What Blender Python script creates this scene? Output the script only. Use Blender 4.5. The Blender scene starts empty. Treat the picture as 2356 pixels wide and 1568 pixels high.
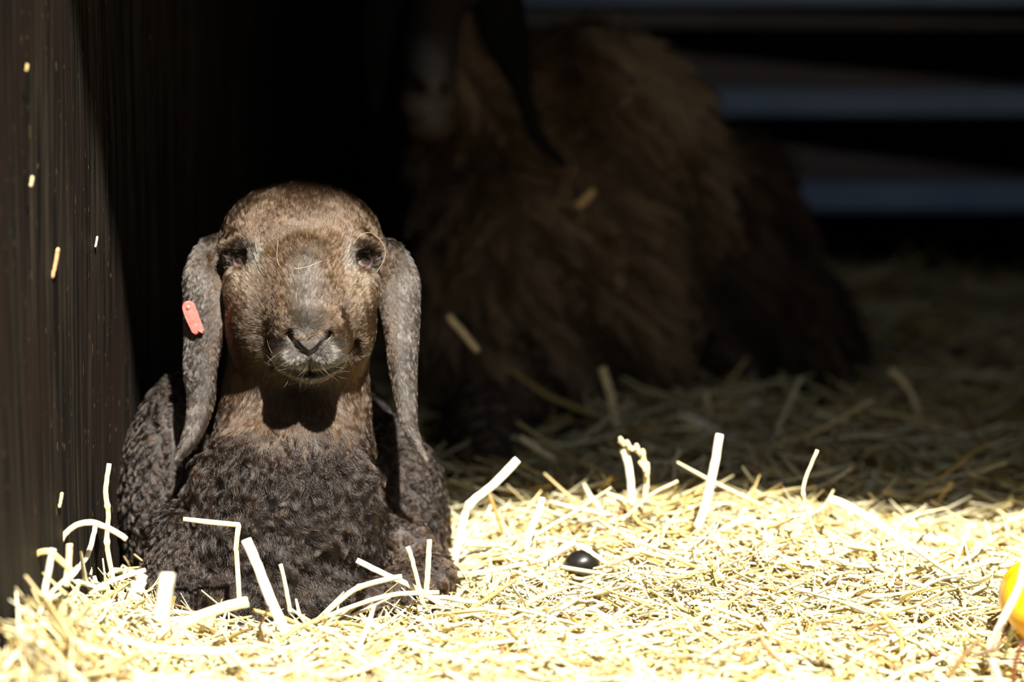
import bpy, math, random
import numpy as np
from mathutils import Vector, Matrix, kdtree
import openvdb

C = bpy.context.scene.collection
sc = bpy.context.scene
rng = np.random.default_rng(7)
random.seed(7)

# ------------------------------------------------------------------ camera
FW, FH = 2356, 1568
PITCH = math.radians(9.98)
CAM = np.array((0.0, 0.0, 0.67))
LENS = 135.0
F = LENS / 36.0 * FW
RT = np.array((1.0, 0, 0))
UP = np.array((0, math.sin(PITCH), math.cos(PITCH)))
FD = np.array((0, math.cos(PITCH), -math.sin(PITCH)))
cam_d = bpy.data.cameras.new('camera')
cam_o = bpy.data.objects.new('camera', cam_d)
C.objects.link(cam_o)
cam_o.location = CAM
cam_o.rotation_euler = (math.pi / 2 - PITCH, 0, 0)
cam_d.lens = LENS
cam_d.sensor_width = 36
cam_d.clip_start = 0.05
cam_d.dof.use_dof = True
cam_d.dof.focus_distance = 2.80
cam_d.dof.aperture_fstop = 3.5
sc.camera = cam_o

# ------------------------------------------------------------------ world, sun, exposure
SLOPE = 1.43                       # slope of the roof's shade in the depth plane
AZ = math.radians(17)
EL = math.atan(SLOPE * math.cos(AZ))
SUN_TO = np.array((math.sin(AZ) * math.cos(EL), -math.cos(AZ) * math.cos(EL), math.sin(EL)))   # towards the sun
sun_d = bpy.data.lights.new('sun', 'SUN')
sun_d.energy = 22.0
sun_d.angle = math.radians(1.0)
sun_d.color = (1.0, 0.95, 0.87)
sun_o = bpy.data.objects.new('sun', sun_d)
C.objects.link(sun_o)
sun_o.location = (1, -3, 5)
sun_o.rotation_euler = Vector(SUN_TO).to_track_quat('Z', 'Y').to_euler()
w = bpy.data.worlds.new('sky')
sc.world = w
w.use_nodes = True
wb = w.node_tree.nodes['Background']
wb.inputs[0].default_value = (0.80, 0.83, 0.88, 1)
wb.inputs[1].default_value = 0.55
sc.view_settings.view_transform = 'Standard'
sc.view_settings.look = 'None'
sc.view_settings.exposure = 0.0
sc.view_settings.gamma = 1.0
sc.view_settings.use_curve_mapping = False
sc.cycles.max_bounces = 8
sc.cycles.diffuse_bounces = 5
sc.cycles.glossy_bounces = 3
sc.cycles.transmission_bounces = 6
sc.cycles.caustics_reflective = False
sc.cycles.caustics_refractive = False
sc.cycles.use_denoising = True

# ------------------------------------------------------------------ helpers
def P(px, py, Y):
    """The real point at depth Y (metres along the ground) seen at photo pixel px, py."""
    d = FD + RT * ((px - FW / 2) / F) - UP * ((py - FH / 2) / F)
    return CAM + d * (Y / d[1])

def tag(o, label=None, cat=None, group=None, kind=None):
    if label: o['label'] = label
    if cat: o['category'] = cat
    if group: o['group'] = group
    if kind: o['kind'] = kind
    return o

def empty(name, loc):
    o = bpy.data.objects.new(name, None)
    C.objects.link(o)
    o.location = loc
    o.empty_display_size = 0.02
    return o

def mesh_obj(name, V, faces, mat, parent=None, smooth=True, attrs=None, origin=None):
    V = np.asarray(V, dtype=np.float32)
    off = np.array(parent_world(parent)) if parent else (np.array(origin) if origin is not None else np.zeros(3))
    me = bpy.data.meshes.new(name)
    V = V - off
    if isinstance(faces, np.ndarray):
        n, k = faces.shape
        me.vertices.add(len(V)); me.vertices.foreach_set('co', V.astype(np.float32).ravel())
        me.loops.add(n * k); me.loops.foreach_set('vertex_index', faces.astype(np.int32).ravel())
        me.polygons.add(n); me.polygons.foreach_set('loop_start', np.arange(0, n * k, k, dtype=np.int32))
        me.update(calc_edges=True)
    else:
        me.from_pydata([tuple(v) for v in V], [], faces)
    me.validate()
    if smooth:
        me.polygons.foreach_set('use_smooth', np.ones(len(me.polygons), dtype=bool))
    if attrs:
        for an, av in attrs.items():
            if av.ndim == 2:
                a = me.attributes.new(an, 'FLOAT_COLOR', 'POINT')
                c = np.ones((len(V), 4), dtype=np.float32); c[:, :3] = av
                a.data.foreach_set('color', c.ravel())
            else:
                a = me.attributes.new(an, 'FLOAT', 'POINT')
                a.data.foreach_set('value', av.astype(np.float32))
    me.materials.append(mat)
    o = bpy.data.objects.new(name, me)
    C.objects.link(o)
    if parent:
        o.parent = parent
    elif origin is not None:
        o.location = origin
    return o

def parent_world(p):
    v = Vector((0, 0, 0))
    while p:
        v = v + p.location
        p = p.parent
    return tuple(v)

def mat_new(name):
    m = bpy.data.materials.new(name)
    m.use_nodes = True
    nt = m.node_tree
    return m, nt, nt.nodes['Principled BSDF']

def N(nt, t, **kw):
    n = nt.nodes.new(t)
    for k, v in kw.items():
        setattr(n, k, v)
    return n

def mapping(nt, scale, rot=(0, 0, 0)):
    tc = N(nt, 'ShaderNodeTexCoord'); mp = N(nt, 'ShaderNodeMapping')
    mp.inputs['Scale'].default_value = scale
    mp.inputs['Rotation'].default_value = rot
    nt.links.new(tc.outputs['Object'], mp.inputs[0])
    return mp

def noise(nt, mp, scale, detail=4, rough=0.6):
    n = N(nt, 'ShaderNodeTexNoise')
    n.inputs['Scale'].default_value = scale; n.inputs['Detail'].default_value = detail; n.inputs['Roughness'].default_value = rough
    nt.links.new(mp.outputs[0], n.inputs['Vector'])
    return n

def ramp(nt, src, stops):
    r = N(nt, 'ShaderNodeValToRGB')
    e = r.color_ramp.elements
    while len(e) < len(stops): e.new(0.5)
    for i, (p, c) in enumerate(stops):
        e[i].position = p; e[i].color = (*c, 1)
    nt.links.new(src, r.inputs[0])
    return r

def mix(nt, fac, a, b):
    m = N(nt, 'ShaderNodeMix', data_type='RGBA')
    if isinstance(fac, float): m.inputs[0].default_value = fac
    else: nt.links.new(fac, m.inputs[0])
    for k, v in ((6, a), (7, b)):
        if isinstance(v, tuple): m.inputs[k].default_value = (*v, 1)
        else: nt.links.new(v, m.inputs[k])
    return m

def wood(name, c0, c1, stretch=(30, 30, 2.0), rough=0.75, bump=0.4, flecks=None, blotch=None, spec=0.3):
    m, nt, b = mat_new(name)
    mp = mapping(nt, stretch)
    g = noise(nt, mp, 3.0, 8, 0.65)
    r = ramp(nt, g.outputs[0], [(0.44, c0), (0.80, c1)])
    col = r.outputs[0]
    mp2 = mapping(nt, (1, 1, 1))
    if blotch:
        n2 = noise(nt, mapping(nt, (6, 6, 2.5)), 1.6, 3)
        f2 = ramp(nt, n2.outputs[0], [(0.48, (0, 0, 0)), (0.72, (1, 1, 1))])
        col = mix(nt, f2.outputs[0], col, blotch).outputs[2]
    if flecks:
        n3 = noise(nt, mapping(nt, (1, 1, 0.16)), 420, 2.5, 0.6)
        f3 = ramp(nt, n3.outputs[0], [(0.70, (0, 0, 0)), (0.74, (1, 1, 1))])
        col = mix(nt, f3.outputs[0], col, flecks).outputs[2]
    nt.links.new(col, b.inputs['Base Color'])
    b.inputs['Roughness'].default_value = rough
    b.inputs['Specular IOR Level'].default_value = spec
    bp = N(nt, 'ShaderNodeBump'); bp.inputs['Strength'].default_value = bump; bp.inputs['Distance'].default_value = 0.004
    nt.links.new(g.outputs[0], bp.inputs['Height']); nt.links.new(bp.outputs[0], b.inputs['Normal'])
    return m

def fur_mat(name, rough=0.38, radial=0.45, coat=0.0, ior=1.42):
    m = bpy.data.materials.new(name); m.use_nodes = True
    nt = m.node_tree; nt.nodes.clear()
    out = N(nt, 'ShaderNodeOutputMaterial')
    a = N(nt, 'ShaderNodeAttribute', attribute_name='tint')
    h = N(nt, 'ShaderNodeBsdfHairPrincipled', model='CHIANG', parametrization='COLOR')
    nt.links.new(a.outputs['Color'], h.inputs['Color'])
    h.inputs['Roughness'].default_value = rough
    h.inputs['Radial Roughness'].default_value = radial
    h.inputs['Coat'].default_value = coat
    h.inputs['IOR'].default_value = ior
    nt.links.new(h.outputs[0], out.inputs[0])
    return m

def tint_mat(name, rough=0.6, spec=0.3, transl=0.0, attr_rough=False, bump=None):
    m, nt, b = mat_new(name)
    a = N(nt, 'ShaderNodeAttribute', attribute_name='tint')
    nt.links.new(a.outputs['Color'], b.inputs['Base Color'])
    b.inputs['Roughness'].default_value = rough
    b.inputs['Specular IOR Level'].default_value = spec
    if attr_rough:
        r = N(nt, 'ShaderNodeAttribute', attribute_name='gloss')
        mr = N(nt, 'ShaderNodeMapRange')
        mr.inputs['To Min'].default_value = rough; mr.inputs['To Max'].default_value = 0.3
        nt.links.new(r.outputs['Fac'], mr.inputs[0]); nt.links.new(mr.outputs[0], b.inputs['Roughness'])
    if bump:
        n = noise(nt, mapping(nt, (1, 1, 1)), bump[0], 3)
        bp = N(nt, 'ShaderNodeBump'); bp.inputs['Strength'].default_value = bump[1]; bp.inputs['Distance'].default_value = 0.001
        nt.links.new(n.outputs[0], bp.inputs['Height']); nt.links.new(bp.outputs[0], b.inputs['Normal'])
    if transl > 0:
        t = N(nt, 'ShaderNodeBsdfTranslucent'); mx = N(nt, 'ShaderNodeMixShader')
        nt.links.new(a.outputs['Color'], t.inputs[0])
        mx.inputs[0].default_value = transl
        nt.links.new(b.outputs[0], mx.inputs[1]); nt.links.new(t.outputs[0], mx.inputs[2])
        nt.links.new(mx.outputs[0], nt.nodes['Material Output'].inputs[0])
    return m

def plain(name, col, rough=0.5, spec=0.5, vary=None, scale=40, **kw):
    m, nt, b = mat_new(name)
    if vary:
        n = noise(nt, mapping(nt, (1, 1, 1)), scale, 4)
        r = ramp(nt, n.outputs[0], [(0.35, col), (0.65, vary)])
        nt.links.new(r.outputs[0], b.inputs['Base Color'])
    else:
        b.inputs['Base Color'].default_value = (*col, 1)
    b.inputs['Roughness'].default_value = rough
    b.inputs['Specular IOR Level'].default_value = spec
    for k, v in kw.items():
        b.inputs[k.replace('_', ' ')].default_value = v
    return m

def box_mesh(lo, hi, bev=0.0):
    (x0, y0, z0), (x1, y1, z1) = lo, hi
    if bev <= 0:
        V = [(x, y, z) for x in (x0, x1) for y in (y0, y1) for z in (z0, z1)]
        Fc = [(0, 1, 3, 2), (4, 6, 7, 5), (0, 4, 5, 1), (2, 3, 7, 6), (0, 2, 6, 4), (1, 5, 7, 3)]
        return V, Fc
    import bmesh
    bm = bmesh.new(); bmesh.ops.create_cube(bm, size=1)
    for v in bm.verts:
        v.co = Vector(((v.co.x + .5) * (x1 - x0) + x0, (v.co.y + .5) * (y1 - y0) + y0, (v.co.z + .5) * (z1 - z0) + z0))
    bmesh.ops.bevel(bm, geom=list(bm.edges), offset=bev, segments=2, affect='EDGES')
    bm.verts.ensure_lookup_table()
    V = [tuple(v.co) for v in bm.verts]; Fc = [tuple(v.index for v in f.verts) for f in bm.faces]
    bm.free()
    return V, Fc

def fbm(p, seed=0, octaves=3):
    """cheap smooth pseudo noise from sums of sines; p (n,3) -> about -1..1"""
    r = np.random.default_rng(seed)
    out = np.zeros(len(p)); amp = 1.0; tot = 0
    for o in range(octaves):
        for k in range(5):
            d = r.normal(size=p.shape[1]); d /= np.linalg.norm(d)
            fr = (2 ** o) * (0.7 + 0.6 * r.random()); ph = r.random() * 6.28
            out += amp * np.sin(p @ d * fr + ph + 1.3 * np.sin(p @ np.roll(d, 1) * fr * 0.6 + ph * 2))
        tot += amp * 5 * 0.5; amp *= 0.55
    return out / tot

# ------------------------------------------------------------------ signed distance sculpting
class Sculpt:
    """Distance field on a grid whose axes follow the creature; 1 unit = s metres, smooth unions and cuts."""
    def __init__(self, d0, lo, hi, step):
        self.d0 = d0; self.s = d0 / F; self.step = step
        a = self.c(lo[0], hi[1], lo[2]); b = self.c(hi[0], lo[1], hi[2])
        self.lo = np.minimum(np.array((lo[0] - FW / 2, -(hi[1] - FH / 2), lo[2])), a)
        hi_ = np.maximum(np.array((hi[0] - FW / 2, -(lo[1] - FH / 2), hi[2])), b)
        self.n = np.ceil((hi_ - self.lo) / step).astype(int) + 1
        self.ax = [self.lo[i] + step * np.arange(self.n[i]) for i in range(3)]
        self.D = np.full(self.n, 60.0, dtype=np.float32)
        self.lab = np.zeros(self.n, dtype=np.uint8)
    def c(self, px, py, w):
        k = (self.d0 + w * self.s) / self.d0
        return np.array(((px - FW / 2) * k, -(py - FH / 2) * k, float(w)))
    def sub(self, lo, hi):
        i0 = np.maximum(((lo - self.lo) / self.step).astype(int), 0)
        i1 = np.minimum(((hi - self.lo) / self.step).astype(int) + 2, self.n)
        sl = tuple(slice(a, b) for a, b in zip(i0, i1))
        g = np.meshgrid(*[self.ax[k][sl[k]] for k in range(3)], indexing='ij', sparse=True)
        return sl, g
    def put(self, sl, d, k, lab):
        o = self.D[sl]
        if lab is not None:
            self.lab[sl] = np.where(d < o, lab, self.lab[sl])
        h = np.clip(0.5 + 0.5 * (o - d) / k, 0, 1)
        self.D[sl] = o + (d - o) * h - k * h * (1 - h)
    def cut(self, sl, d, k):
        o = self.D[sl]
        h = np.clip(0.5 - 0.5 * (o + d) / k, 0, 1)
        self.D[sl] = o + (-d - o) * h + k * h * (1 - h)
    def ell(self, px, py, w, rx, ry, rw, k=30, lab=None, rot=None, cut=False):
        c = self.c(px, py, w); r = np.array((rx, ry, rw), dtype=float)
        m = (r.max() if rot else r) + k + 8
        sl, g = self.sub(c - m, c + m)
        q = [g[i] - c[i] for i in range(3)]
        if rot:                                   # rotation about the view axis, then about the vertical
            a = math.radians(rot[0]); ca, sa = math.cos(a), math.sin(a)
            q = [q[0] * ca + q[1] * sa, -q[0] * sa + q[1] * ca, q[2]]
            if len(rot) > 1:
                a = math.radians(rot[1]); ca, sa = math.cos(a), math.sin(a)
                q = [q[0] * ca + q[2] * sa, q[1], -q[0] * sa + q[2] * ca]
            if len(rot) > 2:
                a = math.radians(rot[2]); ca, sa = math.cos(a), math.sin(a)
                q = [q[0], q[1] * ca + q[2] * sa, -q[1] * sa + q[2] * ca]
        k0 = np.sqrt(sum((q[i] / r[i]) ** 2 for i in range(3)))
        k1 = np.sqrt(sum((q[i] / r[i] ** 2) ** 2 for i in range(3))) + 1e-9
        d = (k0 * (k0 - 1) / k1).astype(np.float32)
        (self.cut(sl, d, k) if cut else self.put(sl, d, k, lab))
    def cone(self, a, b, ra, rb, k=30, lab=None, cut=False):
        A = self.c(*a); B = self.c(*b); m = max(ra, rb) + k + 8
        sl, g = self.sub(np.minimum(A, B) - m, np.maximum(A, B) + m)
        ab = B - A
        q = [g[i] - A[i] for i in range(3)]
        t = np.clip(sum(q[i] * ab[i] for i in range(3)) / (ab @ ab), 0, 1)
        d = (np.sqrt(sum((q[i] - t * ab[i]) ** 2 for i in range(3))) - (ra + (rb - ra) * t)).astype(np.float32)
        (self.cut(sl, d, k) if cut else self.put(sl, d, k, lab))
    def chain(self, pts, k=20, lab=None, cut=False):
        for a, b in zip(pts[:-1], pts[1:]):
            self.cone(a[:3], b[:3], a[3], b[3], k, lab, cut)
    def ear(self, nodes, lab, yaw, cup, k=14):
        """A leaf of flesh: nodes (px, py, w, half width, half thickness), yaw of its face about the vertical."""
        nd = np.array(nodes, dtype=float)
        pos = np.array([self.c(*n[:3]) for n in nd])
        M = 5
        tt = np.linspace(0, len(nd) - 1, (len(nd) - 1) * M + 1)
        def cr(A):
            out = []
            for t in tt:
                i = min(int(t), len(nd) - 2); u = t - i
                p0, p1, p2, p3 = A[max(i - 1, 0)], A[i], A[i + 1], A[min(i + 2, len(nd) - 1)]
                out.append(0.5 * (2 * p1 + (p2 - p0) * u + (2 * p0 - 5 * p1 + 4 * p2 - p3) * u * u + (3 * p1 - p0 - 3 * p2 + p3) * u ** 3))
            return np.array(out)
        pos = cr(pos); hw = np.maximum(cr(nd[:, 3:4])[:, 0], 4); th = np.maximum(cr(nd[:, 4:5])[:, 0], 4)
        m = hw.max() + th.max() + k + 8
        sl, g = self.sub(pos.min(0) - m, pos.max(0) + m)
        best = np.full(np.broadcast(*g).shape, 99.0, dtype=np.float32)
        for i in range(len(pos) - 1):
            A, B = pos[i], pos[i + 1]; T = B - A; L = np.linalg.norm(T); T = T / L
            yw = math.radians(yaw[0] + (yaw[1] - yaw[0]) * i / (len(pos) - 1))
            nrm = np.array((math.sin(yw), 0, -math.cos(yw))); nrm -= T * (nrm @ T); nrm /= np.linalg.norm(nrm)
            a = np.cross(T, nrm)
            mm = max(hw[i], hw[i + 1]) + max(th[i], th[i + 1]) + k + 8
            lo_, hi_ = np.minimum(A, B) - mm, np.maximum(A, B) + mm
            ssl, gg = self.sub(lo_, hi_)
            loc = tuple(slice(ssl[j].start - sl[j].start, ssl[j].stop - sl[j].start) for j in range(3))
            if any(l.start < 0 for l in loc): continue
            q = [gg[j] - A[j] for j in range(3)]
            s_ = sum(q[j] * T[j] for j in range(3)); t = np.clip(s_ / L, 0, 1)
            over = s_ - t * L
            H = hw[i] + (hw[i + 1] - hw[i]) * t; Th = th[i] + (th[i + 1] - th[i]) * t
            x = sum(q[j] * a[j] for j in range(3)); y = sum(q[j] * nrm[j] for j in range(3)) + cup * x * x / np.maximum(H, 10)
            d = np.sqrt(np.maximum(np.abs(x) - np.maximum(H - Th, 0), 0) ** 2 + y * y + over * over) - Th
            v = best[loc]
            if v.shape == d.shape:
                best[loc] = np.minimum(v, d)
        self.put(sl, best, k, lab)
        return pos, hw
    def surf_w(self, px, py, w=-60.0):
        """depth of the front skin under a sight line"""
        for _ in range(3):
            u = self.c(px, py, w)
            i, j = (np.rint((u[:2] - self.lo[:2]) / self.step)).astype(int)
            col = self.D[i, j, :]
            k = int(np.argmax(col < 0))
            if not col[k] < 0: return w
            if k > 0:
                f = col[k - 1] / (col[k - 1] - col[k] + 1e-6)
                w = self.ax[2][k - 1] + f * self.step
            else: w = self.ax[2][0]
        return float(w)
    def groove(self, path, k=5, n=9):
        """path of (px, py, radius, depth) cut into the front skin"""
        A = np.array(path, float); pts = []
        for a, b in zip(A[:-1], A[1:]):
            for u in np.linspace(0, 1, n): pts.append(a + (b - a) * u)
        ws = [self.surf_w(p[0], p[1]) for p in pts]
        for p, w in zip(pts, ws):
            self.cone((p[0], p[1], w - 26), (p[0], p[1], w + p[3] - p[2]), p[2], p[2], k, None, cut=True)
    def surface(self):
        gr = openvdb.FloatGrid(60.0)
        gr.copyFromArray(self.D)
        pts, quads = gr.convertToQuads(0.0)
        pts = np.asarray(pts, dtype=np.float64); quads = np.asarray(quads, dtype=np.int64)
        ij = np.clip(np.rint(pts).astype(int), 0, self.n - 1)
        lab = self.lab[ij[:, 0], ij[:, 1], ij[:, 2]]
        V = self.lo + pts * self.step
        return V, quads, lab
    def value(self, U):
        ij = np.rint((U - self.lo) / self.step).astype(int)
        ok = np.all((ij >= 0) & (ij < self.n), axis=1)
        ij = np.clip(ij, 0, self.n - 1)
        v = self.D[ij[:, 0], ij[:, 1], ij[:, 2]]
        return np.where(ok, v, 60.0)
    def world(self, U):
        s = self.s
        return CAM + U[:, :1] * s * RT + U[:, 1:2] * s * UP + (self.d0 + U[:, 2:3] * s) * FD
    def units(self, W):
        q = W - CAM
        return np.stack(((q @ RT) / self.s, (q @ UP) / self.s, (q @ FD - self.d0) / self.s), axis=1)
    def px(self, U):
        """photo pixel of unit points"""
        k = (self.d0 + U[:, 2] * self.s) / self.d0
        return U[:, 0] / k + FW / 2, -U[:, 1] / k + FH / 2

def normals_of(V, Q):
    a, b, c, d = (V[Q[:, i]] for i in range(4))
    fn = np.cross(c - a, d - b)
    n = np.zeros_like(V)
    for i in range(4):
        np.add.at(n, Q[:, i], fn)
    n /= np.linalg.norm(n, axis=1, keepdims=True) + 1e-12
    return n, np.linalg.norm(fn, axis=1) * 0.5

def nrmz(v):
    return v / (np.linalg.norm(v, axis=1, keepdims=True) + 1e-9)

def fur(S, name, parent, mat, V, Q, Nv, area, count, dens, flow, length, rad, colour, seed, K=5, lift=0.5, clump=0.0,
        clump_n=0, wave=0.0, jitter=0.25, clump_pow=1.5, wave_f=2.5, tuft=0.6):
    """Strands rooted on the creature's skin. dens/flow/length/colour are functions of root position (units), normal and label."""
    r = np.random.default_rng(seed)
    qc = V[Q].mean(1); qn = nrmz(Nv[Q].sum(1))
    wgt = area * dens(qc, qn)
    cs = np.cumsum(wgt); cs /= cs[-1]
    qi = np.searchsorted(cs, r.random(count))
    qi = np.minimum(qi, len(Q) - 1)
    u, v = r.random((count, 1)), r.random((count, 1))
    q = Q[qi]
    root = V[q[:, 0]] * (1 - u) * (1 - v) + V[q[:, 1]] * u * (1 - v) + V[q[:, 2]] * u * v + V[q[:, 3]] * (1 - u) * v
    nn = nrmz(qn[qi])
    fl = flow(root, nn)
    fl = nrmz(fl - nn * np.sum(fl * nn, axis=1, keepdims=True) + r.normal(size=(count, 3)) * jitter)
    fl = nrmz(fl - nn * np.sum(fl * nn, axis=1, keepdims=True))
    L = length(root, nn) * (0.7 + 0.6 * r.random(count))
    li = lift if np.isscalar(lift) else lift(root, nn)
    li = np.asarray(li).reshape(-1, 1) * (0.8 + 0.4 * r.random((count, 1)))
    d0 = nrmz(nn * li + fl * np.sqrt(np.maximum(1 - li ** 2, 0.02)) + r.normal(size=(count, 3)) * jitter * 0.25)
    d1 = nrmz(fl + nn * 0.12)
    t = np.linspace(0, 1, K)
    pts = root[:, None, :] - nn[:, None, :] * 1.0 + L[:, None, None] * (t[None, :, None] * d0[:, None, :] * (1 - 0.45 * t[None, :, None]) + 0.45 * t[None, :, None] ** 2 * d1[:, None, :])
    if wave > 0:
        ph = r.random(count) * 6.28; fq = wave_f * (0.7 + 0.6 * r.random(count)) * 6.28
        side = np.cross(d0, nn); side = nrmz(side)
        amp = wave * L[:, None] * np.minimum(t[None, :] * 1.6, 1)
        pts = pts + (amp * np.sin(fq[:, None] * t[None, :] + ph[:, None]))[:, :, None] * side[:, None, :] \
                  + (amp * 0.8 * np.cos(fq[:, None] * t[None, :] + ph[:, None]))[:, :, None] * nn[:, None, :]
    if clump > 0:
        kd = kdtree.KDTree(clump_n)
        for i in range(clump_n): kd.insert(root[i], i)
        kd.balance()
        near = np.array([kd.find(p)[1] for p in root])
        cl = (clump * t ** clump_pow)[None, :, None]
        g = pts[near]
        pts = pts * (1 - cl) + g * cl
        col = colour(root, nn, r) * (1 - tuft / 2 + tuft * r.random((clump_n, 1)))[near]
    else:
        col = colour(root, nn, r)
    W = S.world(pts.reshape(-1, 3)).reshape(count, K, 3) - np.array(parent_world(parent))
    h = bpy.data.hair_curves.new(name)
    h.add_curves([K] * count)
    h.attributes['position'].data.foreach_set('vector', W.astype(np.float32).ravel())
    ra = h.attributes.new('radius', 'FLOAT', 'POINT')
    rr = np.tile((rad * (1 - 0.65 * t ** 2)).astype(np.float32), count)
    ra.data.foreach_set('value', rr)
    ta = h.attributes.new('tint', 'FLOAT_COLOR', 'CURVE')
    c4 = np.ones((count, 4), dtype=np.float32); c4[:, :3] = np.clip(col, 0.001, 0.95)
    ta.data.foreach_set('color', c4.ravel())
    h.materials.append(mat)
    o = bpy.data.objects.new(name, h)
    C.objects.link(o)
    o.parent = parent
    return o

# ================================================================== the setting
M_wall = wood('tarred_plank', (0.0016, 0.0013, 0.0010), (0.044, 0.035, 0.024), (40, 40, 1.8), 0.7, 0.9, flecks=(0.22, 0.16, 0.06), blotch=(0.012, 0.006, 0.004), spec=0.08)
M_dark = wood('shade_dark_board', (0.006, 0.005, 0.004), (0.014, 0.012, 0.010), (2, 30, 30), 0.9, 0.4, spec=0.05)  # near-black colour stands in for the deep shade indoors
M_floor = plain('trodden_earth', (0.03, 0.022, 0.014), 0.95, 0.1, (0.05, 0.038, 0.022), 9)
M_yard = plain('yard_straw_litter', (0.36, 0.28, 0.14), 0.9, 0.1, (0.46, 0.37, 0.2), 14)

def struct(name, V, Fc, m):
    o = mesh_obj(name, V, Fc, m, smooth=False)
    o['kind'] = 'structure'
    return o

EDGE_Z = 2.00
EDGE_Y = 3.028 - EDGE_Z / SLOPE
struct('floor', *box_mesh((-3, 0.9, -0.25), (2.4, 4.75, -0.085)), M_floor)
struct('ground', *box_mesh((-5, -5, -0.25), (6, 0.9, -0.10)), M_yard)
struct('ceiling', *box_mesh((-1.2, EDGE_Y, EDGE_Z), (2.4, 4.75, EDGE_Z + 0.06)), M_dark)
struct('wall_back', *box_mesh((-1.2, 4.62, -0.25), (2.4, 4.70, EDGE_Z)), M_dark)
struct('unseen_shade_wall', *box_mesh((0.66, 2.98, -0.25), (0.70, 4.62, EDGE_Z)), M_dark)  # unseen wall, set close in to darken the right of the stall
# left plank wall: runs away from the doorway just beside the lamb, leaning in a little with depth
def wall_x(Y): return -0.3137 + 0.0815 * (Y - 2.723)
y0, y1 = 1.55, 4.62
nseg_y, nseg_z = 60, 40
Vw, Fw = [], []
ys = np.linspace(y0, y1, nseg_y + 1); zs = np.linspace(-0.25, EDGE_Z, nseg_z + 1)
board = 0.215
for yy in ys:
    for zz in zs:
        Vw.append((wall_x(yy) + 0.0025 * math.sin(yy * 31 + zz * 2) + 0.002 * math.sin(zz * 9 + yy * 13), yy, zz))
nz = nseg_z + 1
for i in range(nseg_y):
    for j in range(nseg_z):
        Fw.append((i * nz + j, (i + 1) * nz + j, (i + 1) * nz + j + 1, i * nz + j + 1))
nV = len(Vw)
Vw += [(x - 0.05, y, z) for x, y, z in Vw]
for i in range(nseg_y):
    for j in range(nseg_z):
        Fw.append(tuple(reversed((nV + i * nz + j, nV + (i + 1) * nz + j, nV + (i + 1) * nz + j + 1, nV + i * nz + j + 1))))
for j in range(nseg_z):
    Fw.append((j, j + 1, nV + j + 1, nV + j))
struct('wall_left', Vw, Fw, M_wall)

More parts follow.
